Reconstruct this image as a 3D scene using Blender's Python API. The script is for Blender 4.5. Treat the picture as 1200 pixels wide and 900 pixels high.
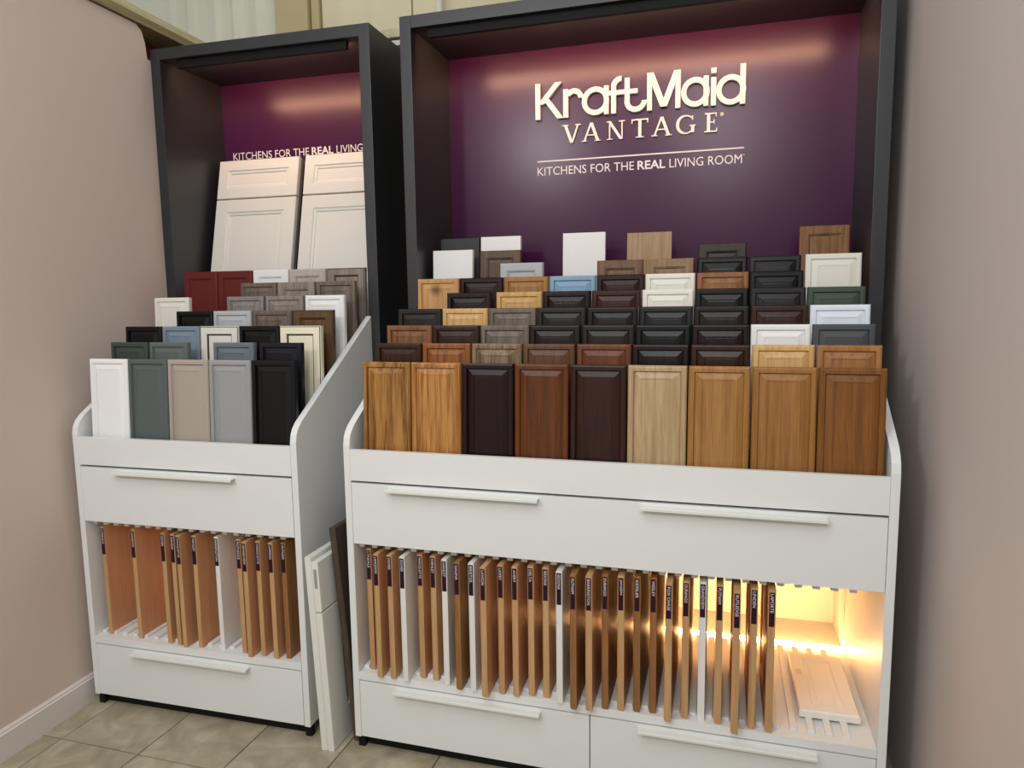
import bpy, bmesh, math, random
from mathutils import Matrix, Vector
random.seed(7)
scene = bpy.context.scene
for o in list(bpy.data.objects): bpy.data.objects.remove(o)
C = scene.collection

# ------------------------------------------------------------------ camera
cam_d = bpy.data.cameras.new('camera'); cam = bpy.data.objects.new('camera', cam_d); C.objects.link(cam)
cam_d.sensor_fit = 'HORIZONTAL'; cam_d.sensor_width = 36.0; cam_d.lens = 833.98 / 1200 * 36
cam_d.clip_start = 0.02
yaw, pitch, roll = 0.2887, -0.1207, -0.0144
fw = Vector((-math.sin(yaw)*math.cos(pitch), math.cos(yaw)*math.cos(pitch), math.sin(pitch)))
rt = Vector((math.cos(yaw), math.sin(yaw), 0)); up = rt.cross(fw)
r2 = math.cos(roll)*rt + math.sin(roll)*up; u2 = -math.sin(roll)*rt + math.cos(roll)*up
m = Matrix((r2, u2, -fw)).transposed().to_4x4(); m.translation = (1.0828, -1.8601, 1.4006)
cam.matrix_world = m
scene.camera = cam

# ------------------------------------------------------------------ world, lamps, exposure
w = bpy.data.worlds.new('world'); scene.world = w; w.use_nodes = True
bg = w.node_tree.nodes['Background']; bg.inputs[0].default_value = (0.955, 0.98, 1.0, 1); bg.inputs[1].default_value = 0.72
def area(name, loc, target, sx, sy, power, col):
    l = bpy.data.lights.new(name, 'AREA'); l.shape = 'RECTANGLE'; l.size = sx; l.size_y = sy; l.energy = power; l.color = col
    o = bpy.data.objects.new(name, l); C.objects.link(o); o.location = loc
    o.rotation_euler = (Vector(target) - Vector(loc)).to_track_quat('-Z', 'Y').to_euler()
    return o
area('far_wall_fill', (-0.62, -3.35, 2.85), (0.6, 0.2, 0.9), 0.24, 0.24, 32, (0.99, 0.995, 1.0))
area('far_wall_fill', (1.00, -3.10, 2.90), (0.5, 0.2, 0.9), 0.6, 1.0, 32, (0.99, 0.995, 1.0))
area('far_wall_fill', (0.30, -1.75, 3.10), (0.30, -1.70, 0), 2.2, 1.5, 38, (0.99, 0.995, 1.0))
area('far_wall_fill', (-0.6, 1.1, 3.9), (-0.7, 1.5, 2.6), 0.9, 0.5, 9, (1.0, 0.97, 0.88))  # fill light added to brighten the far wall, no known lamp there
scene.view_settings.view_transform = 'Standard'; scene.view_settings.look = 'None'
scene.view_settings.gamma = 1.0; scene.view_settings.use_curve_mapping = False
scene.view_settings.exposure = -0.42

# ------------------------------------------------------------------ materials
def lin(c): return tuple(((v/255)/12.92 if v/255 <= 0.04045 else ((v/255+0.055)/1.055)**2.4) for v in c) + (1.0,)
MATS = {}
def base_mat(name, rough, spec=0.5):
    mt = bpy.data.materials.new(name); mt.use_nodes = True
    nt = mt.node_tree; b = nt.nodes['Principled BSDF']
    b.inputs['Roughness'].default_value = rough; b.inputs['Specular IOR Level'].default_value = spec
    return mt, nt, b
def plain(name, rgb, rough=0.5, spec=0.5, var=0.04, scale=6.0, bump=0.0, metal=0.0):
    if name in MATS: return MATS[name]
    mt, nt, b = base_mat(name, rough, spec); N = nt.nodes; L = nt.links
    b.inputs['Metallic'].default_value = metal
    tc = N.new('ShaderNodeTexCoord'); nz = N.new('ShaderNodeTexNoise'); nz.inputs['Scale'].default_value = scale
    nz.inputs['Detail'].default_value = 4; L.new(tc.outputs['Object'], nz.inputs['Vector'])
    mx = N.new('ShaderNodeMix'); mx.data_type = 'RGBA'; c = lin(rgb)
    mx.inputs[6].default_value = tuple(x*(1-var) for x in c[:3]) + (1,); mx.inputs[7].default_value = tuple(min(1, x*(1+var)) for x in c[:3]) + (1,)
    L.new(nz.outputs[0], mx.inputs[0]); L.new(mx.outputs[2], b.inputs['Base Color'])
    if bump:
        n2 = N.new('ShaderNodeTexNoise'); n2.inputs['Scale'].default_value = 180; L.new(tc.outputs['Object'], n2.inputs['Vector'])
        bp = N.new('ShaderNodeBump'); bp.inputs['Strength'].default_value = bump; bp.inputs['Distance'].default_value = 0.002
        L.new(n2.outputs[0], bp.inputs['Height']); L.new(bp.outputs[0], b.inputs['Normal'])
    MATS[name] = mt; return mt
def wood(name, light, dark, rough=0.38, knots=False, axis='Z', grain=1.0):
    if name in MATS: return MATS[name]
    mt, nt, b = base_mat(name, rough, 0.30); N = nt.nodes; L = nt.links
    tc = N.new('ShaderNodeTexCoord'); oi = N.new('ShaderNodeObjectInfo'); mp = N.new('ShaderNodeMapping')
    sc = {'Z': (62, 62, 2.6), 'Y': (62, 2.6, 62), 'X': (2.6, 62, 62)}[axis]; mp.inputs['Scale'].default_value = sc
    L.new(tc.outputs['Object'], mp.inputs['Vector'])
    mu = N.new('ShaderNodeMath'); mu.operation = 'MULTIPLY'; mu.inputs[1].default_value = 60; L.new(oi.outputs['Random'], mu.inputs[0])
    a = N.new('ShaderNodeTexNoise'); a.noise_dimensions = '4D'; a.inputs['Scale'].default_value = 1.0; a.inputs['Detail'].default_value = 3
    a.inputs['Distortion'].default_value = 0.6
    L.new(mp.outputs[0], a.inputs['Vector']); L.new(mu.outputs[0], a.inputs['W'])
    f = N.new('ShaderNodeTexNoise'); f.noise_dimensions = '4D'; f.inputs['Scale'].default_value = 5.5; f.inputs['Detail'].default_value = 3
    L.new(mp.outputs[0], f.inputs['Vector']); L.new(mu.outputs[0], f.inputs['W'])
    sm = N.new('ShaderNodeMix'); sm.inputs[0].default_value = 0.42; L.new(a.outputs[0], sm.inputs[2]); L.new(f.outputs[0], sm.inputs[3])
    rp = N.new('ShaderNodeValToRGB'); rp.color_ramp.elements[0].position = 0.5 - 0.115*grain; rp.color_ramp.elements[1].position = 0.5 + 0.10*grain
    rp.color_ramp.elements[0].color = lin(dark); rp.color_ramp.elements[1].color = lin(light)
    L.new(sm.outputs[0], rp.inputs[0]); out = rp.outputs[0]
    if knots:
        v = N.new('ShaderNodeTexVoronoi'); v.inputs['Scale'].default_value = 9; v.voronoi_dimensions = '4D'
        L.new(tc.outputs['Object'], v.inputs['Vector']); L.new(mu.outputs[0], v.inputs['W'])
        kr = N.new('ShaderNodeValToRGB'); kr.color_ramp.elements[0].position = 0.08; kr.color_ramp.elements[1].position = 0.26
        kr.color_ramp.elements[0].color = (1, 1, 1, 1); kr.color_ramp.elements[1].color = (0, 0, 0, 1)
        L.new(v.outputs['Distance'], kr.inputs[0])
        km = N.new('ShaderNodeMix'); km.data_type = 'RGBA'; km.inputs[7].default_value = lin(tuple(x*0.45 for x in dark))
        L.new(kr.outputs[0], km.inputs[0]); L.new(out, km.inputs[6]); out = km.outputs[2]
    L.new(out, b.inputs['Base Color'])
    bp = N.new('ShaderNodeBump'); bp.inputs['Strength'].default_value = 0.12; bp.inputs['Distance'].default_value = 0.001
    L.new(f.outputs[0], bp.inputs['Height']); L.new(bp.outputs[0], b.inputs['Normal'])
    MATS[name] = mt; return mt
def emit(name, col, strength):
    mt = bpy.data.materials.new(name); mt.use_nodes = True; nt = mt.node_tree; b = nt.nodes['Principled BSDF']
    b.inputs['Base Color'].default_value = (0.9, 0.85, 0.75, 1); b.inputs['Emission Color'].default_value = col + (1,)
    b.inputs['Emission Strength'].default_value = strength; return mt

M_white = plain('white_laminate', (226, 228, 226), 0.42, var=0.015)
M_handle = plain('white_metal', (226, 226, 220), 0.35, var=0.01)
M_dark = plain('charcoal_laminate', (40, 41, 44), 0.40, 0.6, var=0.06, scale=30)
M_purple = plain('purple_panel', (64, 22, 60), 0.25, 0.30, var=0.05, scale=2)
M_letter = plain('ivory_letter', (240, 234, 226), 0.45, var=0.01)
M_print = plain('white_print', (228, 222, 226), 0.5, var=0.01)
M_black = plain('black_plastic', (11, 11, 11), 0.7, 0.3)
M_rack = plain('dark_rack', (30, 29, 29), 0.6)
M_label = plain('plum_label', (46, 16, 32), 0.5, 0.2, var=0.05)
M_cream = plain('ivory_paint', (224, 224, 216), 0.38, var=0.02)
M_side_shade = plain('shaded_edge_grey', (128, 126, 122), 0.5)  # side of the tall ivory sets: its shade is put into the grey
M_edge = wood('bare_maple_edge', (196, 160, 114), (176, 138, 92), 0.5)
M_edge2 = wood('alder_edge', (158, 112, 68), (128, 86, 48), 0.5)
M_edgew = plain('white_edge', (226, 226, 222), 0.42, var=0.02)
M_face = wood('veneer_tan', (206, 154, 114), (190, 134, 94), 0.45, grain=1.6)
M_led_top = emit('warm_led_tower', (1.0, 0.54, 0.31), 88)
M_led_cav = emit('warm_led_strip', (1.0, 0.50, 0.18), 85)
M_led_left = emit('warm_led_strip_dim', (1.0, 0.62, 0.34), 60)

# ------------------------------------------------------------------ mesh helpers
def obj(name, bm, mat, parent=None, loc=None, rot=None, mats=None):
    me = bpy.data.meshes.new(name); bmesh.ops.recalc_face_normals(bm, faces=bm.faces); bm.to_mesh(me); bm.free()
    for x in (mats or [mat]): me.materials.append(x)
    return link(name, me, parent, loc, rot)
def link(name, me, parent=None, loc=None, rot=None):
    o = bpy.data.objects.new(name, me); C.objects.link(o)
    if parent: o.parent = parent
    if loc: o.location = loc
    if rot: o.rotation_euler = rot
    return o
def empty(name, loc, rot=(0, 0, 0)):
    o = bpy.data.objects.new(name, None); C.objects.link(o); o.location = loc; o.rotation_euler = rot; o.empty_display_size = 0.05; return o
def tag(o, label=None, cat=None, group=None, kind=None):
    if label: o['label'] = label
    if cat: o['category'] = cat
    if group: o['group'] = group
    if kind: o['kind'] = kind
    return o
def box(bm, x0, x1, y0, y1, z0, z1, bev=0.0, idx=0):
    t = bmesh.new() if bev else bm
    vs = [t.verts.new((x, y, z)) for x in (x0, x1) for y in (y0, y1) for z in (z0, z1)]
    fs = []
    for q in ((0, 1, 3, 2), (4, 6, 7, 5), (0, 4, 5, 1), (2, 3, 7, 6), (0, 2, 6, 4), (1, 5, 7, 3)):
        f = t.faces.new([vs[i] for i in q]); f.material_index = idx; fs.append(f)
    if bev:
        bmesh.ops.bevel(t, geom=list(t.edges), offset=bev, segments=2, affect='EDGES', profile=0.7)
        tmp = bpy.data.meshes.new('tmp'); t.to_mesh(tmp); t.free(); bm.from_mesh(tmp); bpy.data.meshes.remove(tmp)
    return fs
def bx(*a, **k):
    bm = bmesh.new(); box(bm, *a, **k); return bm
def prism(bm, pts, a0, a1, plane='YZ', idx=0):
    def P(p, a): return {'YZ': (a, p[0], p[1]), 'XZ': (p[0], a, p[1]), 'XY': (p[0], p[1], a)}[plane]
    A = [bm.verts.new(P(p, a0)) for p in pts]; B = [bm.verts.new(P(p, a1)) for p in pts]
    n = len(pts)
    for f in (A, B[::-1]): bm.faces.new(f).material_index = idx
    for i in range(n): bm.faces.new((A[i], A[(i+1) % n], B[(i+1) % n], B[i])).material_index = idx
def ringed(w, h, rings, th, close_front=True, back=True, idx=None, inner_depth=None):
    """front faces -Y at y=0, width along X from 0..w, height along Z 0..h; rings = [(inset, depth)]"""
    bm = bmesh.new(); R = []
    def ring(i, d): return [bm.verts.new(p) for p in ((i, d, i), (w-i, d, i), (w-i, d, h-i), (i, d, h-i))]
    bk = ring(rings[0][0], th) if back else None
    for (i, d) in rings: R.append(ring(i, d))
    if back:
        bm.faces.new(bk[::-1])
        for k in range(4): bm.faces.new((bk[k], bk[(k+1) % 4], R[0][(k+1) % 4], R[0][k]))
    for j in range(len(R)-1):
        for k in range(4):
            f = bm.faces.new((R[j][k], R[j][(k+1) % 4], R[j+1][(k+1) % 4], R[j+1][k]))
            if idx: f.material_index = idx[j]
    if close_front: bm.faces.new(R[-1])
    return bm

AL = 0.0255; LX = -0.1609                      # the narrow cabinet stands turned a little
def LW(x, y, z=0.0):
    c, s = math.cos(AL), math.sin(AL); return (LX + c*x - s*y, s*x + c*y, z)

# ------------------------------------------------------------------ room
M_wallL = plain('taupe_paint', (208, 192, 181), 0.75, 0.3, var=0.03, scale=1.5, bump=0.06)
M_wallR = plain('grey_taupe_paint', (200, 189, 182), 0.72, 0.3, var=0.03, scale=1.5, bump=0.06)
M_trim = plain('white_trim', (214, 208, 202), 0.45, var=0.02)
# floor of square stone tiles in grey grout
def tile_mat():
    mt, nt, b = base_mat('stone_tile', 0.38); N = nt.nodes; L = nt.links
    tc = N.new('ShaderNodeTexCoord'); oi = N.new('ShaderNodeObjectInfo')
    mu = N.new('ShaderNodeMath'); mu.operation = 'MULTIPLY'; mu.inputs[1].default_value = 40; L.new(oi.outputs['Random'], mu.inputs[0])
    a = N.new('ShaderNodeTexNoise'); a.noise_dimensions = '4D'; a.inputs['Scale'].default_value = 7; a.inputs['Detail'].default_value = 7; a.inputs['Distortion'].default_value = 1.4
    L.new(tc.outputs['Object'], a.inputs['Vector']); L.new(mu.outputs[0], a.inputs['W'])
    rp = N.new('ShaderNodeValToRGB'); e = rp.color_ramp.elements
    e[0].position = 0.32; e[0].color = lin((146, 137, 114)); e[1].position = 0.72; e[1].color = lin((192, 184, 160))
    x = e.new(0.5); x.color = lin((164, 155, 130))
    L.new(a.outputs[0], rp.inputs[0]); L.new(rp.outputs[0], b.inputs['Base Color']); return mt
M_tile = tile_mat(); M_grout = plain('grout', (92, 84, 70), 0.9)
floor = tag(obj('floor', bx(-1.9, 1.7, -3.7, 2.0, -0.06, -0.004), M_grout), kind='structure')
S = 0.3054; g0, h0 = -0.9503, -0.2114
tile_me = None
for i in range(-1, 9):
    for j in range(-9, 4):
        x0 = g0 + i*S; y0 = h0 + j*S
        if y0 > 0.75: continue
        if tile_me is None:
            bm = bx(-S/2+0.002, S/2-0.002, -S/2+0.002, S/2-0.002, -0.008, 0.0)
            bmesh.ops.bevel(bm, geom=[e for e in bm.edges if all(v.co.z > -0.001 for v in e.verts)], offset=0.0015, segments=1, affect='EDGES')
            o = obj('tile', bm, M_tile, floor); tile_me = o.data
        else: o = link('tile', tile_me, floor)
        o.location = (x0 + S/2, y0 + S/2, 0)

WA = 0.045
bm = bmesh.new()
prism(bm, [(-4.2, 0), (0.60, 0), (0.60, 2.30), (-0.038, 2.335), (-0.044, 2.39), (-0.058, 2.43), (-0.085, 2.449), (-4.2, 2.45)], -0.11, 0.0)
tag(obj('wall_left', bm, M_wallL, None, (-1.0725, 0.545, 0), (0, 0, WA)), kind='structure')
bm = bmesh.new(); box(bm, 0.0, 0.012, -4.2, -0.04, 0, 0.078); 
prism(bm, [(0, 0.078), (0.012, 0.078), (0.0125, 0.083), (0.008, 0.087), (0.0085, 0.091), (0.003, 0.098), (0, 0.098)], -4.2, -0.04, 'XZ')
tag(obj('baseboard_left', bm, M_trim, None, (-1.0725, 0.545, 0), (0, 0, WA)), kind='structure')
bm = bmesh.new(); box(bm, 1.592, 1.70, -3.6, 1.0, 0, 3.3)
tag(obj('wall_right', bm, M_wallR), kind='structure')
M_beam = wood('beam_wood', (150, 136, 100), (122, 108, 76), 0.6, axis='Y')
M_beam2 = wood('beam_cap_wood', (214, 204, 170), (190, 178, 140), 0.6, axis='Y')
t1 = tag(obj('trim_1', bx(-0.20, 0.012, -4.2, 0.42, 2.452, 2.482), M_beam, None, (-1.0725, 0.545, 0), (0, 0, WA)), kind='structure')
tag(obj('trim_2', bx(-0.10, 0.004, -4.2, 0.42, 2.4825, 2.512), M_beam2, None, (-1.0725, 0.545, 0), (0, 0, WA)), kind='structure')
M_red = plain('dark_red_paint', (120, 26, 28), 0.6)
tag(obj('wall_red_return', bx(-0.30, -0.115, 0.0, 0.55, 2.0, 2.451), M_red, None, (-1.0725, 0.545, 0), (0, 0, WA)), kind='structure')
# low partition behind the displays with a pale cap
M_part = plain('partition', (120, 112, 98), 0.8)
tag(obj('wall_back', bx(-1.05, 1.59, 1.05, 1.12, 0, 2.465), M_part), kind='structure')
tag(obj('trim_3', bx(-1.0, 1.59, 1.035, 1.13, 2.466, 2.487), M_trim), kind='structure')
tag(obj('trim_4', bx(-1.0, 1.59, 1.04, 1.13, 2.503, 2.537), M_beam2), kind='structure')
obj('cap_spacer', bx(-0.95, 1.55, 1.065, 1.12, 2.4875, 2.5025), M_dark, bpy.data.objects['trim_4'])
# far warehouse wall: sheets of facing, a post and a pipe
M_sheetA = plain('grey_sheet', (204, 202, 182), 0.5, var=0.06, scale=2.5)
M_sheetB = plain('cream_sheet', (206, 196, 164), 0.55, var=0.08, scale=3)
M_post = plain('tan_post', (176, 162, 122), 0.6, var=0.06)
fwall = tag(obj('wall_far', bx(-3.2, 1.8, 1.75, 1.85, 1.8, 4.3), M_post), kind='structure')
def sheet(x0, x1, y, mat, folds, amp):
    bm = bmesh.new(); n = 60; P = []
    for i in range(n+1):
        x = x0 + (x1-x0)*i/n; d = 0
        for (fx, fwid) in folds: d += amp*math.exp(-((x-fx)/fwid)**2)
        P.append((x, y - d))
    prism(bm, P + [(x1, 1.749), (x0, 1.749)], 2.2, 4.2, 'XY')
    return obj('facing_sheet', bm, mat, fwall)
sheet(-3.1, -1.30, 1.735, M_sheetA, [(-1.86, .03), (-1.70, .02), (-1.56, .025), (-2.0, .02), (-1.42, .04)], 0.02)
sheet(-1.02, -0.50, 1.735, M_sheetB, [(-0.9, .05), (-0.72, .03)], 0.008)
sheet(-0.49, 1.7, 1.735, M_sheetB, [(-0.2, .05), (0.2, .03), (0.7, .06)], 0.008)
obj('post', bx(-1.285, -1.085, 1.69, 1.75, 2.0, 4.2, bev=0.004), M_post, fwall)
obj('post_edge', bx(-1.075, -1.03, 1.715, 1.75, 2.0, 4.2), M_post, fwall)
bm = bmesh.new(); bmesh.ops.create_cone(bm, cap_ends=True, segments=16, radius1=0.016, radius2=0.016, depth=2.0, matrix=Matrix.Translation((-0.325, 1.69, 3.2)))
obj('pipe', bm, M_trim, fwall)

# ------------------------------------------------------------------ display cabinets
Z1, Z2, Z3, Z4, Z5, Z6 = 0.957, 0.859, 0.668, 0.2545, 0.230, 0.040
T = 0.0214; DT = 0.545; PITCH = 0.084; RISE = 0.0507; SH = 0.35; LEAN = 0.055
ztop = lambda k: 1.216 + RISE*k
zbot = lambda k: ztop(k) - SH*math.cos(LEAN)
yrow = lambda k: 0.05 + PITCH*k
def side_profile():
    pts = [(0.0, Z6), (DT-0.001, Z6), (DT-0.001, 1.340)]
    # slope falls to the front and turns down in a rounded nose
    pts += [(0.060, 1.043), (0.035, 1.027), (0.016, 1.011), (0.005, 0.992), (0.0, 0.968)]
    return pts
def handle_bm(x0, x1, zt):
    bm = bmesh.new()
    prism(bm, [(0.0, zt), (-0.024, zt), (-0.0255, zt-0.0015), (-0.0255, zt-0.008), (-0.0235, zt-0.008), (-0.0235, zt-0.0025), (0.0, zt-0.0025)], x0, x1)
    return bm
def make_cabinet(name, W, loc, rz, label, tiers, lower, led_mat):
    c = empty(name, loc, (0, 0, rz)); tag(c, label, 'display cabinet')
    for x0 in (0.0, W - T):
        bm = bmesh.new(); prism(bm, side_profile(), x0, x0 + T)
        bmesh.ops.bevel(bm, geom=[e for e in bm.edges if abs(e.verts[0].co.x - e.verts[1].co.x) < 1e-5], offset=0.0012, segments=1, affect='EDGES')
        obj('side_panel', bm, M_white, c)
    g = 0.0015
    obj('front_rail', bx(T+0.0005, W-T-0.0005, 0.0, 0.018, Z2+0.004, Z1, bev=0.001), M_white, c)
    up_d = obj('drawer', bx(T+g, W-T-g, 0.0, 0.019, Z3, Z2-0.003, bev=0.001), M_white, c)
    spans = [(0.145, 0.604), (0.882, 1.340)] if W > 1.2 else [(W-0.678-0.001+0.0, W-0.223)] 
    if W <= 1.2: spans = [(W - 0.838 + 0.161, W - 0.383 + 0.161)]
    for a, b in spans: obj('handle', handle_bm(a, b, Z2-0.011), M_handle, up_d)
    for (a, b, h0_, h1_) in lower:
        d_ = obj('drawer', bx(a, b, 0.0, 0.019, Z6+0.003, Z5-0.004, bev=0.001), M_white, c)
        obj('handle', handle_bm(h0_, h1_, Z5-0.012), M_handle, d_)
    # cavity: deck, lining, upper deck, back
    obj('deck', bx(T+0.0005, W-T-0.0005, 0.0, 0.515, Z5, Z4, bev=0.001), M_white, c)
    obj('rear_deck', bx(T+0.002, W-T-0.002, 0.5405, 0.752, Z5-0.01, Z4-0.012), M_white, c)
    obj('upper_deck', bx(T+0.0005, W-T-0.0005, 0.021, 0.752, Z3-0.002, Z3+0.016), M_white, c)
    obj('cavity_back', bx(T+0.002, W-T-0.002, 0.752, 0.762, Z5-0.01, Z3+0.016), M_white, c)
    obj('lining', bx(T-0.0018, T+0.0015, DT+0.001, 0.752, Z5, Z3-0.003), M_white, c)
    obj('lining', bx(W-T-0.0015, W-T+0.0018, DT+0.001, 0.752, Z5, Z3-0.003), M_white, c)
    # slotted guides above and below
    n = int((W - 2*T) / 0.0431); lo = hi = None
    for k in range(n):
        x = 0.0243 + 0.0431*k
        if x + 0.018 > W - T: break
        if lo is None:
            lo = obj('slat', bx(0, 0.0175, 0.03, 0.50, Z4, Z4+0.009, bev=0.0015), M_white, c).data
            hi = obj('upper_slat', bx(0, 0.0175, 0.03, 0.50, Z3-0.020, Z3-0.0025), M_white, c).data
            bpy.data.objects['slat'].location.x = x if name == 'wide_display_cabinet' else x
            for o in c.children:
                if o.data in (lo, hi): o.location.x = x
        else:
            link('slat', lo, c, (x, 0, 0)); link('upper_slat', hi, c, (x, 0, 0))
    # warm light strip lying behind the rack
    obj('strip_housing', bx(T+0.003, W-T-0.003, 0.5155, 0.540, Z5, Z4-0.004), M_white, c)
    obj('led_strip', bx(T+0.02, W-T-0.006, 0.520, 0.534, Z4-0.0038, Z4+0.008), led_mat, c)
    # plinth and feet
    obj('toe_kick', bx(0.030, W-0.030, 0.030, 0.042, 0.001, Z6-0.0005), M_black, c)
    for x in (0.004, W-0.026):
        for y in (0.012, 0.50):
            obj('foot', bx(x, x+0.022, y, y+0.022, 0.0, Z6, bev=0.001), M_black, c)
    # stepped rack that carries the door samples
    for k in range(tiers):
        y0 = yrow(k) - 0.026 if k == 0 else yrow(k-1) + 0.0045
        y1 = yrow(k) + 0.004 if k < tiers-1 else 0.885
        zt_ = 1.3016 if tiers == 8 and k == 7 else zbot(k)
        obj('tier', bx(T+0.004, W-T-0.004, y0, y1, zt_ - 0.052, zt_), M_rack, c)
    return c
wide = make_cabinet('wide_display_cabinet', 1.5, (0, 0, 0), 0, 'wide white display cabinet with three drawers beside the grey taupe wall', 9,
                    [(T+0.0015, 0.7435, 0.146, 0.603), (0.7465, 1.5-T-0.0015, 0.881, 1.338)], M_led_cav)
LWD = 0.8489
narrow = make_cabinet('narrow_display_cabinet', LWD, LW(-LWD, 0), AL, 'narrow white display cabinet with two drawers in the taupe wall corner', 8,
                      [(T+0.0015, LWD-T-0.0015, LWD-0.668, LWD-0.2115)], M_led_left)

# ------------------------------------------------------------------ shadow box surrounds
def led_bar(parent, x0, x1, y, z):
    h = bmesh.new(); prism(h, [(y, z), (y+0.022, z), (y+0.022, z-0.003), (y+0.015, z-0.025), (y+0.016, z-0.030), (y, z-0.030)], x0, x1)
    hb = obj('light_channel', h, M_black, parent)
    e = bmesh.new()
    a = (y+0.0214, z-0.0058); b_ = (y+0.0160, z-0.0230); n = (0.0012, -0.0003)
    prism(e, [a, b_, (b_[0]+n[0], b_[1]+n[1]), (a[0]+n[0], a[1]+n[1])], x0+0.004, x1-0.004)
    obj('led_strip', e, M_led_top, hb)
def make_tower(name, W, D0, D1, H, loc, rz, label, ins):
    ts = 0.0415
    t = empty(name, loc, (0, 0, rz)); tag(t, label, 'display surround')
    obj('side_panel', bx(0, ts, D0, D1+0.02, 0, H, bev=0.0015), M_dark, t)
    obj('side_panel', bx(W-ts, W, D0, D1+0.02, 0, H, bev=0.0015), M_dark, t)
    obj('top_panel', bx(ts+0.0003, W-ts-0.0003, D0, D1+0.02, H-ts, H, bev=0.0015), M_dark, t)
    bp = obj('back_panel', bx(ts+0.0003, W-ts-0.0003, D1, D1+0.018, 0.0, H-ts-0.0005), M_purple, t)
    led_bar(t, ts+ins, W-ts-ins, D0+0.022, H-ts-0.0005)
    return t, bp
towR, bpR = make_tower('shadow_box_surround', 1.5718, DT, 0.9017, 2.379, (-0.0236, 0, 0), 0, 'charcoal framed surround with purple back carrying the large ivory logo letters', 0.06)
towL, bpL = make_tower('shadow_box_surround', 0.9278, DT, 0.909, 2.375, LW(-0.8953, 0), AL, 'charcoal framed surround with purple back behind two tall ivory doors', 0.06)

# ------------------------------------------------------------------ lettering
def stroke(bm, p, q, wd, a0, a1):
    d = Vector((q[0]-p[0], q[1]-p[1])); d.normalize(); n = Vector((-d.y, d.x))*wd/2
    prism(bm, [(p[0]+n.x, p[1]+n.y), (q[0]+n.x, q[1]+n.y), (q[0]-n.x, q[1]-n.y), (p[0]-n.x, p[1]-n.y)], a0, a1, 'XZ')
def hstroke(bm, p, q, wd, a0, a1):   # slanted stroke with level ends
    h = wd/2
    prism(bm, [(p[0]-h, p[1]), (p[0]+h, p[1]), (q[0]+h, q[1]), (q[0]-h, q[1])], a0, a1, 'XZ')
def rect(bm, x0, x1, z0, z1, a0, a1): prism(bm, [(x0, z0), (x1, z0), (x1, z1), (x0, z1)], a0, a1, 'XZ')
def arc(bm, cx, cz, rx, rz, wd, d0, d1, a0, a1, n=28, wmod=None):
    O = []; I = []
    for i in range(n+1):
        th = math.radians(d0 + (d1-d0)*i/n); ww = wd if wmod is None else wmod(th)
        O.append((cx + (rx+ww/2)*math.cos(th), cz + (rz+ww/2)*math.sin(th))); I.append((cx + (rx-ww/2)*math.cos(th), cz + (rz-ww/2)*math.sin(th)))
    for i in range(n): prism(bm, [O[i], O[i+1], I[i+1], I[i]], a0, a1, 'XZ')
def letter(fn, parent):
    bm = bmesh.new(); fn(bm); return obj('letter', bm, M_letter, parent)
OX = 0.0236   # lettering is laid out in room x; the surround starts at -0.0236
y0l, y1l = 0.885, 0.9015; ws = 0.0185; B0, XH, CP = 2.075, 2.178, 2.207
class Sh:
    """draws in room coordinates, shifted into the surround's own frame"""
    def __init__(s, bm): s.b = bm; s.k = 0
    def y(s): s.k += 1; return y0l - 0.00025*s.k
    def st(s, p, q, w_=ws): stroke(s.b, (p[0]+OX, p[1]), (q[0]+OX, q[1]), w_, s.y(), y1l)
    def hs(s, p, q, w_): hstroke(s.b, (p[0]+OX, p[1]), (q[0]+OX, q[1]), w_, s.y(), y1l)
    def re(s, a, b, c, d): rect(s.b, a+OX, b+OX, c, d, s.y(), y1l)
    def ar(s, cx, cz, rx, rz, w_, d0, d1, wmod=None, n=28): arc(s.b, cx+OX, cz, rx, rz, w_, d0, d1, s.y(), y1l, n, wmod)
def L(fn):
    letter(lambda bm: fn(Sh(bm)), bpR)
def k_(s): s.re(.377, .3955, B0, CP); s.hs((.398, 2.131), (.466, CP), .025); s.hs((.418, 2.150), (.474, B0), .024)
def r_(s): s.re(.4855, .504, B0, XH); s.ar(.5265, 2.1425, .027, .027, ws, 0, 150)
def a_(s): s.ar(.608, 2.1265, .042, .042, ws, 0, 360, n=40); s.re(.640, .6575, B0, XH)
def f_(s): s.re(.667, .685, B0, 2.172); s.ar(.7035, 2.171, .0275, .0265, ws, 85, 180); s.re(.657, .717, 2.141, 2.157)
def t_(s): s.re(.717, .735, 2.113, 2.198); s.ar(.7575, 2.1135, .0315, .030, ws, 180, 360); s.re(.735, .765, 2.141, 2.157)
def m_(s): s.re(.799, .8165, B0, CP); s.re(.9005, .918, B0, CP); s.hs((.8105, CP), (.8585, 2.084), .023); s.hs((.9065, CP), (.8585, 2.084), .023)
def a2_(s): s.ar(.970, 2.1255, .0405, .042, ws, 0, 360, n=40); s.re(.9985, 1.016, B0-.001, XH)
def i_(s): s.re(1.0245, 1.042, B0-.002, 2.170); s.re(1.0245, 1.042, 2.184, 2.202)
def d_(s): s.ar(1.093, 2.1225, .0415, .0425, ws, 0, 360, n=40); s.re(1.1235, 1.142, 2.070, CP)
for fn in (k_, r_, a_, f_, t_, m_, a2_, i_, d_): L(fn)
y0l = 0.893; b0, cp = 1.983, 2.050; th, tn, sf = .0115, .0045, .0035
def v1(s): s.hs((.4905, cp), (.5165, b0), th); s.hs((.541, cp), (.5175, b0), tn+.002); s.re(.478, .503, cp-sf, cp); s.re(.531, .551, cp-sf, cp)
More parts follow.
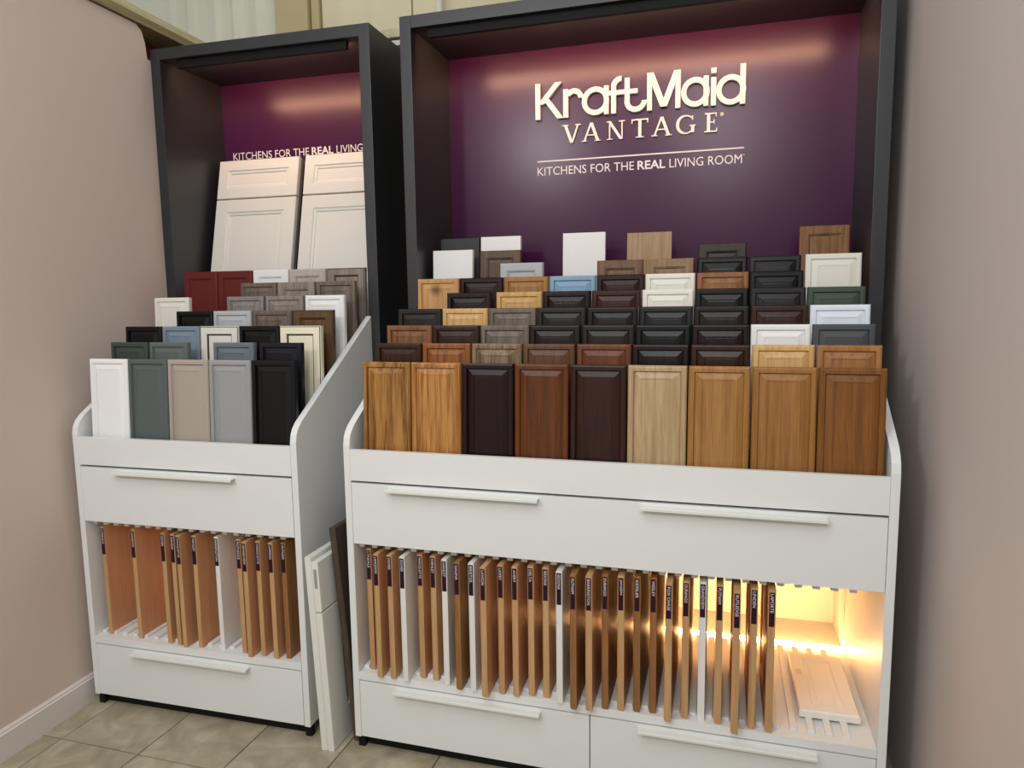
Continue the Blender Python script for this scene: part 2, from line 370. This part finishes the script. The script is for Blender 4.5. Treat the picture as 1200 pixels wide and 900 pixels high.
def av(s, x0):
    s.hs((x0+.010, b0), (x0+.0355, cp), tn+.002); s.hs((x0+.062, b0), (x0+.0365, cp+.001), th); s.re(x0+.018, x0+.053, b0+.021, b0+.025)
    s.re(x0, x0+.021, b0, b0+sf); s.re(x0+.050, x0+.073, b0, b0+sf)
def n1(s): s.re(.6585, .663, b0, cp); s.re(.7045, .709, b0, cp); s.hs((.6595, cp), (.7035, b0), th); s.re(.65, .672, b0, b0+sf); s.re(.695, .717, cp-sf, cp); s.re(.65, .664, cp-sf, cp)
def t1_(s): s.re(.7667, .7783, b0, cp); s.re(.742, .803, cp-.005, cp); s.re(.742, .746, cp-.015, cp); s.re(.799, .803, cp-.015, cp); s.re(.757, .788, b0, b0+sf)
def g1(s):
    s.ar(.9385, 2.0165, .0295, .031, .01, 42, 325, wmod=lambda a: .0045 + .0065*max(0, -math.cos(a)), n=36)
    s.re(.957, .968, 1.988, 2.013); s.re(.951, .973, 2.0105, 2.014); s.re(.9595, .9635, 2.030, 2.046)
def e1(s): s.re(1.012, 1.0235, b0, cp); s.re(1.004, 1.046, cp-.0045, cp); s.re(1.004, 1.048, b0, b0+.0045); s.re(1.02, 1.038, 2.0155, 2.0195); s.re(1.0425, 1.046, cp-.014, cp); s.re(1.0445, 1.048, b0, b0+.014); s.re(1.0355, 1.0385, 2.0095, 2.0255)
for fn in (v1, lambda s: av(s, .5545), n1, t1_, lambda s: av(s, .8155), g1, e1): L(fn)
def reg(s):
    s.ar(1.0635, 2.044, .0052, .0052, .0018, 0, 360, n=24); s.re(1.0615, 1.0625, 2.041, 2.047); s.re(1.0615, 1.0655, 2.0462, 2.047); s.re(1.0645, 1.0655, 2.0438, 2.047); s.re(1.0615, 1.0655, 2.0438, 2.0446); s.hs((1.0642, 2.0442), (1.0657, 2.041), .001)
y0l = 0.899; L(reg)
bm = bmesh.new(); rect(bm, .379+OX, 1.142+OX, 1.9195, 1.9245, 0.8995, 0.9015); obj('rule_line', bm, M_print, bpR)

TXT = {}
def text_mesh(s, bold=0.0):
    key = (s, bold)
    if key not in TXT:
        cu = bpy.data.curves.new('txt', 'FONT'); cu.body = s; cu.size = 1.0; cu.offset = bold; cu.resolution_u = 3
        o = bpy.data.objects.new('txt', cu); C.objects.link(o); bpy.context.view_layer.update()
        dg = bpy.context.evaluated_depsgraph_get(); me = bpy.data.meshes.new_from_object(o.evaluated_get(dg))
        vs = [tuple(v.co) for v in me.vertices]; fs = [tuple(p.vertices) for p in me.polygons]
        bpy.data.objects.remove(o); bpy.data.curves.remove(cu); bpy.data.meshes.remove(me)
        TXT[key] = (vs, fs)
    return TXT[key]
def text_fit(name, s, mat, fn, parent, bold=0.0):
    """fn maps (u, v) in the unit box of the word to a local point"""
    vs, fs = text_mesh(s, bold)
    xs = [v[0] for v in vs]; ys = [v[1] for v in vs]; x0, x1, yy0, yy1 = min(xs), max(xs), min(ys), max(ys)
    me = bpy.data.meshes.new(name); me.from_pydata([fn((v[0]-x0)/(x1-x0), (v[1]-yy0)/(yy1-yy0)) for v in vs], [], fs); me.materials.append(mat)
    return link(name, me, parent)
def tagline(parent, X0, zc, y, sc=1.0):
    for s, a, b, bold in (('KITCHENS FOR THE', 0.0, .372, 0.0), ('REAL', .385, .487, .022), ('LIVING ROOM', .502, .757, 0.0)):
        text_fit('tagline_lettering', s, M_print, lambda u, v, a=a, b=b: (X0 + sc*(a + (b-a)*u), y - 0.0008, zc + 0.0315*v), parent, bold)
    bm = bmesh.new(); arc(bm, X0+.763, zc+.029, .0016, .0016, .0012, 0, 360, y-0.001, y-0.0004, 10); obj('trademark_dot', bm, M_print, parent)
tagline(bpR, .379+OX, 1.8690, 0.9017)
tagline(bpL, -.8105+.8953, 2.0155, 0.909)

# ------------------------------------------------------------------ door samples on the stepped racks
def P_(n, c, rough=0.36): return plain('paint_'+n, c, rough, 0.3, var=0.02)
def W_(n, a, b, **k): return wood('stain_'+n, a, b, **k)
FIN = {
 'honey_oak': W_('honey_oak', (172, 124, 66), (108, 68, 28), grain=0.8), 'golden_oak': W_('golden_oak', (188, 134, 74), (138, 90, 42), grain=0.8),
 'espresso': W_('espresso', (34, 13, 10), (22, 8, 6), rough=0.28), 'cherry': W_('cherry', (104, 56, 24), (78, 40, 16), rough=0.32),
 'dark_walnut': W_('dark_walnut', (56, 28, 18), (36, 17, 11), rough=0.28), 'pale_oak': W_('pale_oak', (188, 162, 124), (158, 132, 96), grain=1.0),
 'honey_maple': W_('honey_maple', (168, 122, 66), (140, 98, 48)), 'amber_maple': W_('amber_maple', (160, 112, 60), (134, 90, 46)),
 'toffee_maple': W_('toffee_maple', (134, 86, 38), (106, 66, 28)), 'dark_umber': W_('dark_umber', (60, 36, 26), (40, 22, 16), rough=0.28),
 'amber_oak': W_('amber_oak', (156, 94, 46), (108, 60, 26)), 'greyed_oak': W_('greyed_oak', (142, 118, 90), (100, 80, 58), grain=0.7),
 'brown_walnut': W_('brown_walnut', (104, 70, 46), (76, 48, 30)), 'chestnut': W_('chestnut', (118, 68, 38), (88, 48, 26)),
 'black_cherry': W_('black_cherry', (36, 20, 18), (25, 13, 12), rough=0.26), 'natural_hickory': W_('natural_hickory', (218, 182, 124), (190, 146, 88)),
 'caramel_maple': W_('caramel_maple', (172, 120, 74), (142, 92, 52)), 'brown_walnut_light': W_('brown_walnut_light', (136, 90, 56), (100, 62, 36)),
 'driftwood': W_('driftwood', (122, 112, 100), (88, 78, 68), grain=1.1), 'black_brown': W_('black_brown', (40, 30, 27), (28, 20, 18), rough=0.28),
 'charcoal_brown': W_('charcoal_brown', (44, 37, 34), (32, 27, 24), rough=0.28), 'black': P_('black', (22, 21, 22), 0.26), 'jet': P_('jet', (12, 13, 16), 0.32),
 'white': P_('white', (236, 236, 234)), 'slate': P_('slate', (76, 80, 84)), 'charcoal': P_('charcoal', (38, 37, 38), 0.28), 'cool_white': P_('cool_white', (228, 236, 244)),
 'natural_maple': W_('natural_maple', (208, 168, 106), (178, 134, 76)), 'red_mahogany': W_('red_mahogany', (70, 32, 22), (46, 20, 15), rough=0.28),
 'cream_white': P_('cream_white', (236, 233, 220)), 'forest_green': P_('forest_green', (64, 82, 68)), 'knotty_pine': W_('knotty_pine', (206, 162, 106), (176, 128, 74), knots=True),
 'sky_blue': P_('sky_blue', (132, 164, 188)), 'mahogany_dark': W_('mahogany_dark', (48, 22, 17), (32, 14, 11), rough=0.28),
 'rustic_pine': W_('rustic_pine', (158, 108, 66), (122, 76, 42), knots=True), 'antique_white': P_('antique_white', (230, 227, 216)),
 'light_grey': P_('light_grey', (178, 180, 182)), 'walnut_tan': W_('walnut_tan', (126, 94, 68), (96, 68, 48)), 'fawn_oak': W_('fawn_oak', (156, 126, 94), (126, 98, 70)),
 'umber_oak': W_('umber_oak', (104, 82, 66), (76, 58, 46)), 'umber': W_('umber', (64, 46, 40), (44, 30, 26)), 'charcoal_slab': P_('charcoal_slab', (58, 58, 58), 0.5),
 'tan_texture': W_('tan_texture', (176, 146, 110), (150, 120, 86), grain=0.9), 'rustic_brown': W_('rustic_brown', (150, 108, 66), (112, 74, 40), knots=True),
 'teal_grey': P_('teal_grey', (86, 96, 94)), 'taupe': P_('taupe', (168, 158, 146)), 'grey': P_('grey', (152, 152, 152)), 'dark_green': P_('dark_green', (62, 72, 66)),
 'sage_grey': P_('sage_grey', (98, 106, 102)), 'slate_blue': P_('slate_blue', (106, 114, 122)), 'navy': P_('navy', (22, 24, 32), 0.3),
 'dusty_blue': P_('dusty_blue', (122, 138, 152)), 'glazed_white': P_('glazed_white', (222, 220, 210)), 'glazed_cream': P_('glazed_cream', (236, 230, 204)),
 'grey_brown': W_('grey_brown', (116, 104, 94), (92, 80, 72)), 'glazed_walnut': W_('glazed_walnut', (104, 78, 54), (76, 54, 34)),
 'stone_grey': W_('stone_grey', (146, 140, 134), (122, 116, 110)), 'weathered_oak': W_('weathered_oak', (154, 144, 134), (118, 108, 98), grain=1.1),
 'barn_red': P_('barn_red', (102, 36, 34), 0.42), 'greige': W_('greige', (192, 184, 174), (168, 160, 150)),
}
M_glaze = plain('brown_glaze', (58, 42, 28), 0.4)
KIND = {'r': 'raised-panel', 'm': 'mitred-frame', 'g': 'glazed', 's': 'flat slab'}
ORD = ['first', 'second', 'third', 'fourth', 'fifth', 'sixth', 'seventh', 'eighth', 'ninth']
ROWN = ['front row', 'second row', 'third row', 'fourth row', 'fifth row', 'sixth row', 'seventh row', 'eighth row', 'top row']
CACHE = {}
def sample_mesh(fin, st):
    key = (fin, st)
    if key in CACHE: return CACHE[key]
    w_, h_, th_ = 0.1545, SH, 0.019; mt = FIN[fin]; mats = [mt, M_glaze]
    def mk(bm):
        me = bpy.data.meshes.new('sample'); bmesh.ops.recalc_face_normals(bm, faces=bm.faces); bm.to_mesh(me); bm.free()
        for x in mats: me.materials.append(x)
        return me
    if st == 's':
        CACHE[key] = (mk(bx(0, w_, 0, th_, 0, h_, bev=0.001)), None)
    elif st == 'r':
        fr = ringed(w_, h_, [(0, 0.005), (0.0025, 0.0015), (0.006, 0.0), (0.0148, 0.0), (0.0156, 0.003), (0.0166, 0.0062)], th_)
        pn = ringed(w_, h_, [(0.0168, 0.0058), (0.0174, 0.0054), (0.0315, 0.0005), (0.033, 0.0), (0.0365, 0.0), (0.0372, 0.0014), (0.0390, 0.0012)], 0.010)
        CACHE[key] = (mk(fr), mk(pn))
    else:
        g = [0, 0, 0, 0, 0, 0, 0] if st == 'm' else [0, 1, 0, 0, 1, 1, 0]
        fr = ringed(w_, h_, [(0, 0.004), (0.002, 0.001), (0.0045, 0.0), (0.0265, 0.0), (0.0275, 0.003), (0.0305, 0.0035), (0.032, 0.0065), (0.0335, 0.007)], th_, idx=g)
        pn = ringed(w_, h_, [(0.0338, 0.0072), (0.036, 0.0066), (0.044, 0.0062), (0.0445, 0.0058)], 0.010, idx=[0, 0, 0])
        CACHE[key] = (mk(fr), mk(pn))
    return CACHE[key]
def add_sample(row, x, dz, fin, st, left, nth):
    fm, pm = sample_mesh(fin, st)
    y = yrow(row) - SH*math.sin(LEAN); z = zbot(row) + 0.0004 + dz
    loc = LW(x, y, z) if left else (x, y, z); rot = (-LEAN, 0, AL if left else 0)
    where = 'narrow cabinet' if left else 'wide cabinet'; frm = 'baseboard wall' if left else 'narrow cabinet'
    lab = '%s %s sample, %s of %s, %s from %s' % (fin.replace('_', ' '), KIND[st], ROWN[row], where, ORD[nth], frm)
    if pm is None:
        o = link('finish_sample', fm, None, loc, rot)
    else:
        o = empty('finish_sample', loc, rot); link('frame', fm, o); link('center_panel', pm, o)
    tag(o, lab, 'door sample', 'door samples in the %s rack' % ('narrow' if left else 'wide'))
WIDE_ROWS = [
 [(c, f, 'r', 0) for c, f in enumerate(['honey_oak', 'golden_oak', 'espresso', 'cherry', 'dark_walnut', 'pale_oak', 'honey_maple', 'amber_maple', 'toffee_maple'])],
 [(c, f, 'r', 0) for c, f in enumerate(['dark_umber', 'amber_oak', 'greyed_oak', 'brown_walnut', 'chestnut', 'black_cherry', 'dark_walnut', 'natural_hickory', 'caramel_maple'])],
 [(c, f, 'r', 0) for c, f in enumerate(['brown_walnut_light', 'dark_umber', 'driftwood', 'black_brown', 'charcoal_brown', 'black', 'black_cherry', 'white', 'slate'])],
 [(c, f, 'r', 0) for c, f in enumerate(['charcoal_brown', 'natural_hickory', 'driftwood', 'charcoal_brown', 'black_brown', 'charcoal', 'black_brown', 'dark_umber', 'cool_white'])],
 [(.9, 'black_cherry', 'r', 0)] + [(c+2, f, 'r', 0) for c, f in enumerate(['natural_maple', 'black_cherry', 'red_mahogany', 'cream_white', 'black', 'charcoal', 'forest_green'])],
 [(c, f, 'r', 0) for c, f in enumerate(['knotty_pine', 'espresso', 'honey_maple', 'sky_blue', 'mahogany_dark', 'cream_white', 'rustic_pine', 'black'])] + [(8, 'antique_white', 'r', .048)],
 [(1.76, 'light_grey', 'm', 0), (3.93, 'walnut_tan', 'm', 0), (4.95, 'fawn_oak', 'm', 0), (6, 'black', 'r', 0), (7, 'charcoal', 'r', 0)],
 [(-.05, 'white', 's', .006), (1.11, 'umber_oak', 'm', 0), (5.98, 'umber', 'm', 0)],
 [(-.05, 'charcoal_slab', 's', .004), (.97, 'white', 's', .006), (2.96, 'white', 's', .008), (4.43, 'tan_texture', 's', 0), (8.03, 'rustic_brown', 'm', 0)],
]
for r_i, row in enumerate(WIDE_ROWS):
    for n_, (c, f, st, dz) in enumerate(row):
        add_sample(r_i, 0.0485 + 0.1585*c + (.001 if r_i % 2 else 0) + random.uniform(-.001, .001), max(dz, 0), f, st, False, n_)
NARROW_ROWS = [
 [(0.012, 'white', 'r'), (1, 'teal_grey', 'r'), (2, 'taupe', 'r'), (3, 'grey', 'r'), (4, 'jet', 'r')],
 [(0.08, 'dark_green', 'r'), (1.1, 'sage_grey', 'r'), (2.72, 'slate_blue', 'r'), (3.84, 'navy', 'r')],
 [(0, 'jet', 'r'), (1, 'dusty_blue', 'r'), (2, 'glazed_white', 'g'), (2.995, 'jet', 'r'), (3.99, 'glazed_cream', 'g')],
 [(.95, 'jet', 'r'), (1.95, 'light_grey', 'r'), (2.97, 'grey_brown', 'r'), (3.99, 'glazed_walnut', 'g')],
 [(-.1, 'antique_white', 'r'), (1.93, 'stone_grey', 'r'), (2.96, 'weathered_oak', 'r'), (3.99, 'white', 'r')],
 [(1.94, 'driftwood', 'r'), (2.95, 'weathered_oak', 'm'), (3.99, 'driftwood', 'r')],
 [(-.08, 'barn_red', 'm'), (.92, 'barn_red', 'm'), (1.94, 'white', 'm'), (2.95, 'greige', 'm'), (3.99, 'weathered_oak', 'g')],
]
for r_i, row in enumerate(NARROW_ROWS):
    for n_, (c, f, st) in enumerate(row):
        add_sample(r_i, -0.806 + 0.1572*c, 0.0, f, st, True, n_)

# ------------------------------------------------------------------ upright door boards in the slots
BCACHE = {}
def board_mesh(kind, dep, h):
    key = (kind, dep, h)
    if key not in BCACHE:
        tk = 0.0185
        bm = ringed(dep, h, [(0, 0.004), (0.003, 0.0), (0.045, 0.0), (0.048, 0.005), (0.056, 0.0065), (0.075, 0.0025)], tk)
        # panel profile faces -X; front edge of the board at y=0
        for v in bm.verts: v.co = Vector((v.co.y - tk/2, v.co.x, v.co.z))
        bmesh.ops.recalc_face_normals(bm, faces=bm.faces)
        mats = {'w': [M_face, M_edge], 'd': [M_edge2, M_edge2], 'W': [M_edgew, M_edgew], 't': [M_face, M_edge]}[kind]
        bm.normal_update()
        for f in bm.faces:
            if abs(f.normal.x) < 0.5: f.material_index = 1
        me = bpy.data.meshes.new('board'); bm.to_mesh(me); bm.free()
        for x in mats: me.materials.append(x)
        BCACHE[key] = me
    return BCACHE[key]
lab_me = None
def add_board(x, y, kind, word, dep, left, label, h=0.391, lz=0.0):
    z = Z4 + 0.0005
    o = link('upright_board', board_mesh(kind, dep, h), None, LW(x, y, z) if left else (x, y, z), (0, 0, AL if left else 0))
    tag(o, label, 'door board', 'door boards in the %s slots' % ('narrow cabinet' if left else 'wide cabinet'))
    global lab_me
    if lab_me is None:
        l = obj('edge_label', bx(-0.0068, 0.0068, -0.0006, -0.0001, 0, 0.092), M_label, o); lab_me = l.data
    else: l = link('edge_label', lab_me, o)
    l.location = (0, 0, h - 0.098 - lz)
    n = len(word); ln = min(0.0072*n, 0.080)
    text_fit('lettering', word, M_print, lambda u, v: (-0.0038 + 0.0076*v, -0.0008, 0.088 - ln*u), l)
wide_boards = [('w', .025, 'LYNDALE'), ('w', -.012, 'LANGDON'), ('w', -.009, 'DOVER'), ('W', -.013, 'DOVER'), ('w', .018, 'MARQUETTE'), ('w', .015, 'HANLEY'), ('W', -.002, 'HANLEY'),
 ('d', -.014, 'GALENA'), ('W', -.010, 'BRISTOL'), ('w', -.032, 'LAWSON'), ('w', -.003, 'LAWRY'), ('w', -.006, 'AVERY'), ('w', .008, 'DELTA'), ('w', .010, 'SEDONA'), ('W', -.007, 'SEDONA'),
 ('d', -.026, 'PUTNAM'), ('w', -.022, 'BARRINGTON'), ('d', -.002, 'DURANGO'), ('w', .001, 'JANSEN'), ('d', .007, 'KESSLER'), ('d', .012, 'WESLEY'), ('w', -.018, 'FOX CHASE'),
 ('w', .009, 'DURANGO'), ('W', .013, 'GRANDVIEW'), ('w', .007, 'PUTNAM'), ('w', -.027, 'RUTLEDGE'), ('w', .007, 'LINDEN'), ('w', .002, 'LAPORTE')]
TENS = ['', 'first', 'second', 'third', 'fourth', 'fifth', 'sixth', 'seventh', 'eighth', 'ninth', 'tenth', 'eleventh', 'twelfth', 'thirteenth', 'fourteenth', 'fifteenth', 'sixteenth', 'seventeenth', 'eighteenth', 'nineteenth', 'twentieth',
        'twenty-first', 'twenty-second', 'twenty-third', 'twenty-fourth', 'twenty-fifth', 'twenty-sixth', 'twenty-seventh', 'twenty-eighth']
EDGE = {'w': 'tan-edged', 'd': 'brown-edged', 'W': 'white-edged', 't': 'thin tan'}
for n_, (kd, y, wd) in enumerate(wide_boards, 1):
    add_board(0.0118 + 0.0431*n_ + (0.0015 if n_ < 18 else 0), y, kd, wd, 0.33 if n_ % 3 else 0.30, False,
              '%s upright door board, %s from narrow cabinet in the wide cabinet slots' % (EDGE[kd], TENS[n_]))
narrow_boards = [(-.783, .024, 't', 'LYNDALE'), (-.656, .021, 't', 'LANGDON'), (-.530, .014, 'w', 'DOVER'), (-.489, .011, 'w', 'GALENA'), (-.460, .003, 'w', 'MARQUETTE'), (-.407, .013, 't', 'HANLEY'),
 (-.326, .019, 'W', 'BARRINGTON'), (-.240, .015, 'w', 'RUTLEDGE'), (-.206, -.003, 'w', 'GRANDVIEW'), (-.167, .012, 'w', 'MARQUETTE'), (-.117, .007, 'w', 'LAWSON'), (-.078, .017, 'd', 'PUTNAM')]
for n_, (x, y, kd, wd) in enumerate(narrow_boards, 1):
    add_board(x, y, kd, wd, 0.36, True, '%s upright door board, %s from baseboard wall in the narrow cabinet slots' % (EDGE[kd], TENS[n_]), h=0.387)

# small door lying on the slats under the warm light
M_prim = plain('white_primer', (232, 228, 218), 0.45, var=0.02)
bm = ringed(0.152, 0.325, [(0, 0.004), (0.003, 0), (0.036, 0), (0.0385, 0.005), (0.044, 0.006), (0.052, 0.006), (0.055, 0.0045)], 0.02)
for v in bm.verts: v.co = Vector((v.co.x, v.co.z, 0.02 - v.co.y))
o = obj('small_door', bm, M_prim, None, (1.302, 0.088, Z4 + 0.0095), (0, 0, 0.01))
tag(o, 'small white recessed-panel door lying flat on the slats under the warm strip light', 'door')
obj('sticker', bx(0.012, 0.028, 0.19, 0.225, 0.02, 0.0204), plain('paper_sticker', (206, 196, 180), 0.7), o)

# ------------------------------------------------------------------ tall door sets
def door_set(name, w_, h_, gap_at, mat, side_mat, label, loc, rot, back=True):
    e = empty(name, loc, rot); tag(e, label, 'cabinet door')
    def leaf(nm, z0, z1, fr):
        hh = z1 - z0
        bm = ringed(w_, hh, [(0, 0.003), (0.002, 0.0), (fr, 0.0), (fr+0.002, 0.004), (fr+0.012, 0.005), (fr+0.014, 0.009), (fr+0.016, 0.0095)], 0.02)
        q = obj(nm, bm, mat, e, (0, 0, z0))
        p = obj('center_panel', ringed(w_, hh, [(fr+0.0165, 0.0094), (fr+0.02, 0.0092), (fr+0.021, 0.0090)], 0.015), mat, q)
        return q
    leaf('drawer_front', gap_at + 0.0025, h_, 0.045); leaf('door_leaf', 0.0, gap_at - 0.0025, 0.055)
    if back: obj('backing_board', bx(0.0, w_, 0.0205, 0.04, 0.002, h_-0.002), side_mat, e)
    return e
TL = math.radians(13.0)
for n_, x in enumerate((-0.824, -0.412)):
    door_set('tall_ivory_doors', 0.383, 0.715, 0.545, M_cream, M_side_shade,
             ['tall ivory drawer-and-door set leaning inside the narrow surround, beside its wall-side panel', 'tall ivory drawer-and-door set leaning inside the narrow surround, away from the taupe wall'][n_],
             LW(x, 0.672, 1.3026), (-TL, 0, AL))

# doors leaning in the gap between the two cabinets (standing on their short edge, narrow side to the front)
def leaning(name, label, mat, yb, dep, h, xb, tilt, split=None, smat=None, rail=0.055):
    e = empty(name, (xb, yb, 0.0205*math.sin(tilt) + 0.0003), (0, -tilt, 0)); tag(e, label, 'cabinet door')
    def leaf(nm, z0, z1, fr):
        prof = [(fr, 0.0), (fr+0.003, 0.006), (fr+0.01, 0.008), (fr+0.012, 0.0085)] if fr else [(0.004, 0.0)]
        bm = ringed(dep, z1-z0, [(0, 0.003), (0.002, 0.0)] + prof, 0.0205)
        for v in bm.verts: v.co = Vector((-v.co.y, v.co.x, v.co.z))
        return obj(nm, bm, mat, e, (0, 0, z0))
    if split: q = leaf('drawer_front', split+0.002, h, 0.0); leaf('door_leaf', 0.0, split-0.002, 0.10); obj('sticker', bx(-0.0155, -0.0055, -0.0006, -0.0001, 0.075, 0.135), plain('grey_sticker', (150, 146, 138), 0.7, var=0.3, scale=220), q)
    else: leaf('door_leaf', 0, h, rail + 0.02)
    return e
leaning('leaning_door', 'ivory slab door leaning against the narrow cabinet side, behind a split ivory door', M_cream, -0.040, 0.30, 0.625, -0.0765, math.radians(2.6), smat=M_cream)
leaning('leaning_door', 'ivory drawer-and-door set leaning in the gap, with a short drawer front on top', M_cream, -0.040, 0.30, 0.612, -0.054, math.radians(2.6), split=0.452)
M_dkd = wood('stain_smoke_brown', (84, 70, 58), (58, 47, 40), 0.4)
leaning('leaning_door', 'dark smoky brown framed door leaning in the gap beside the wide cabinet', M_dkd, 0.030, 0.32, 0.70, -0.0022, math.radians(4.6))
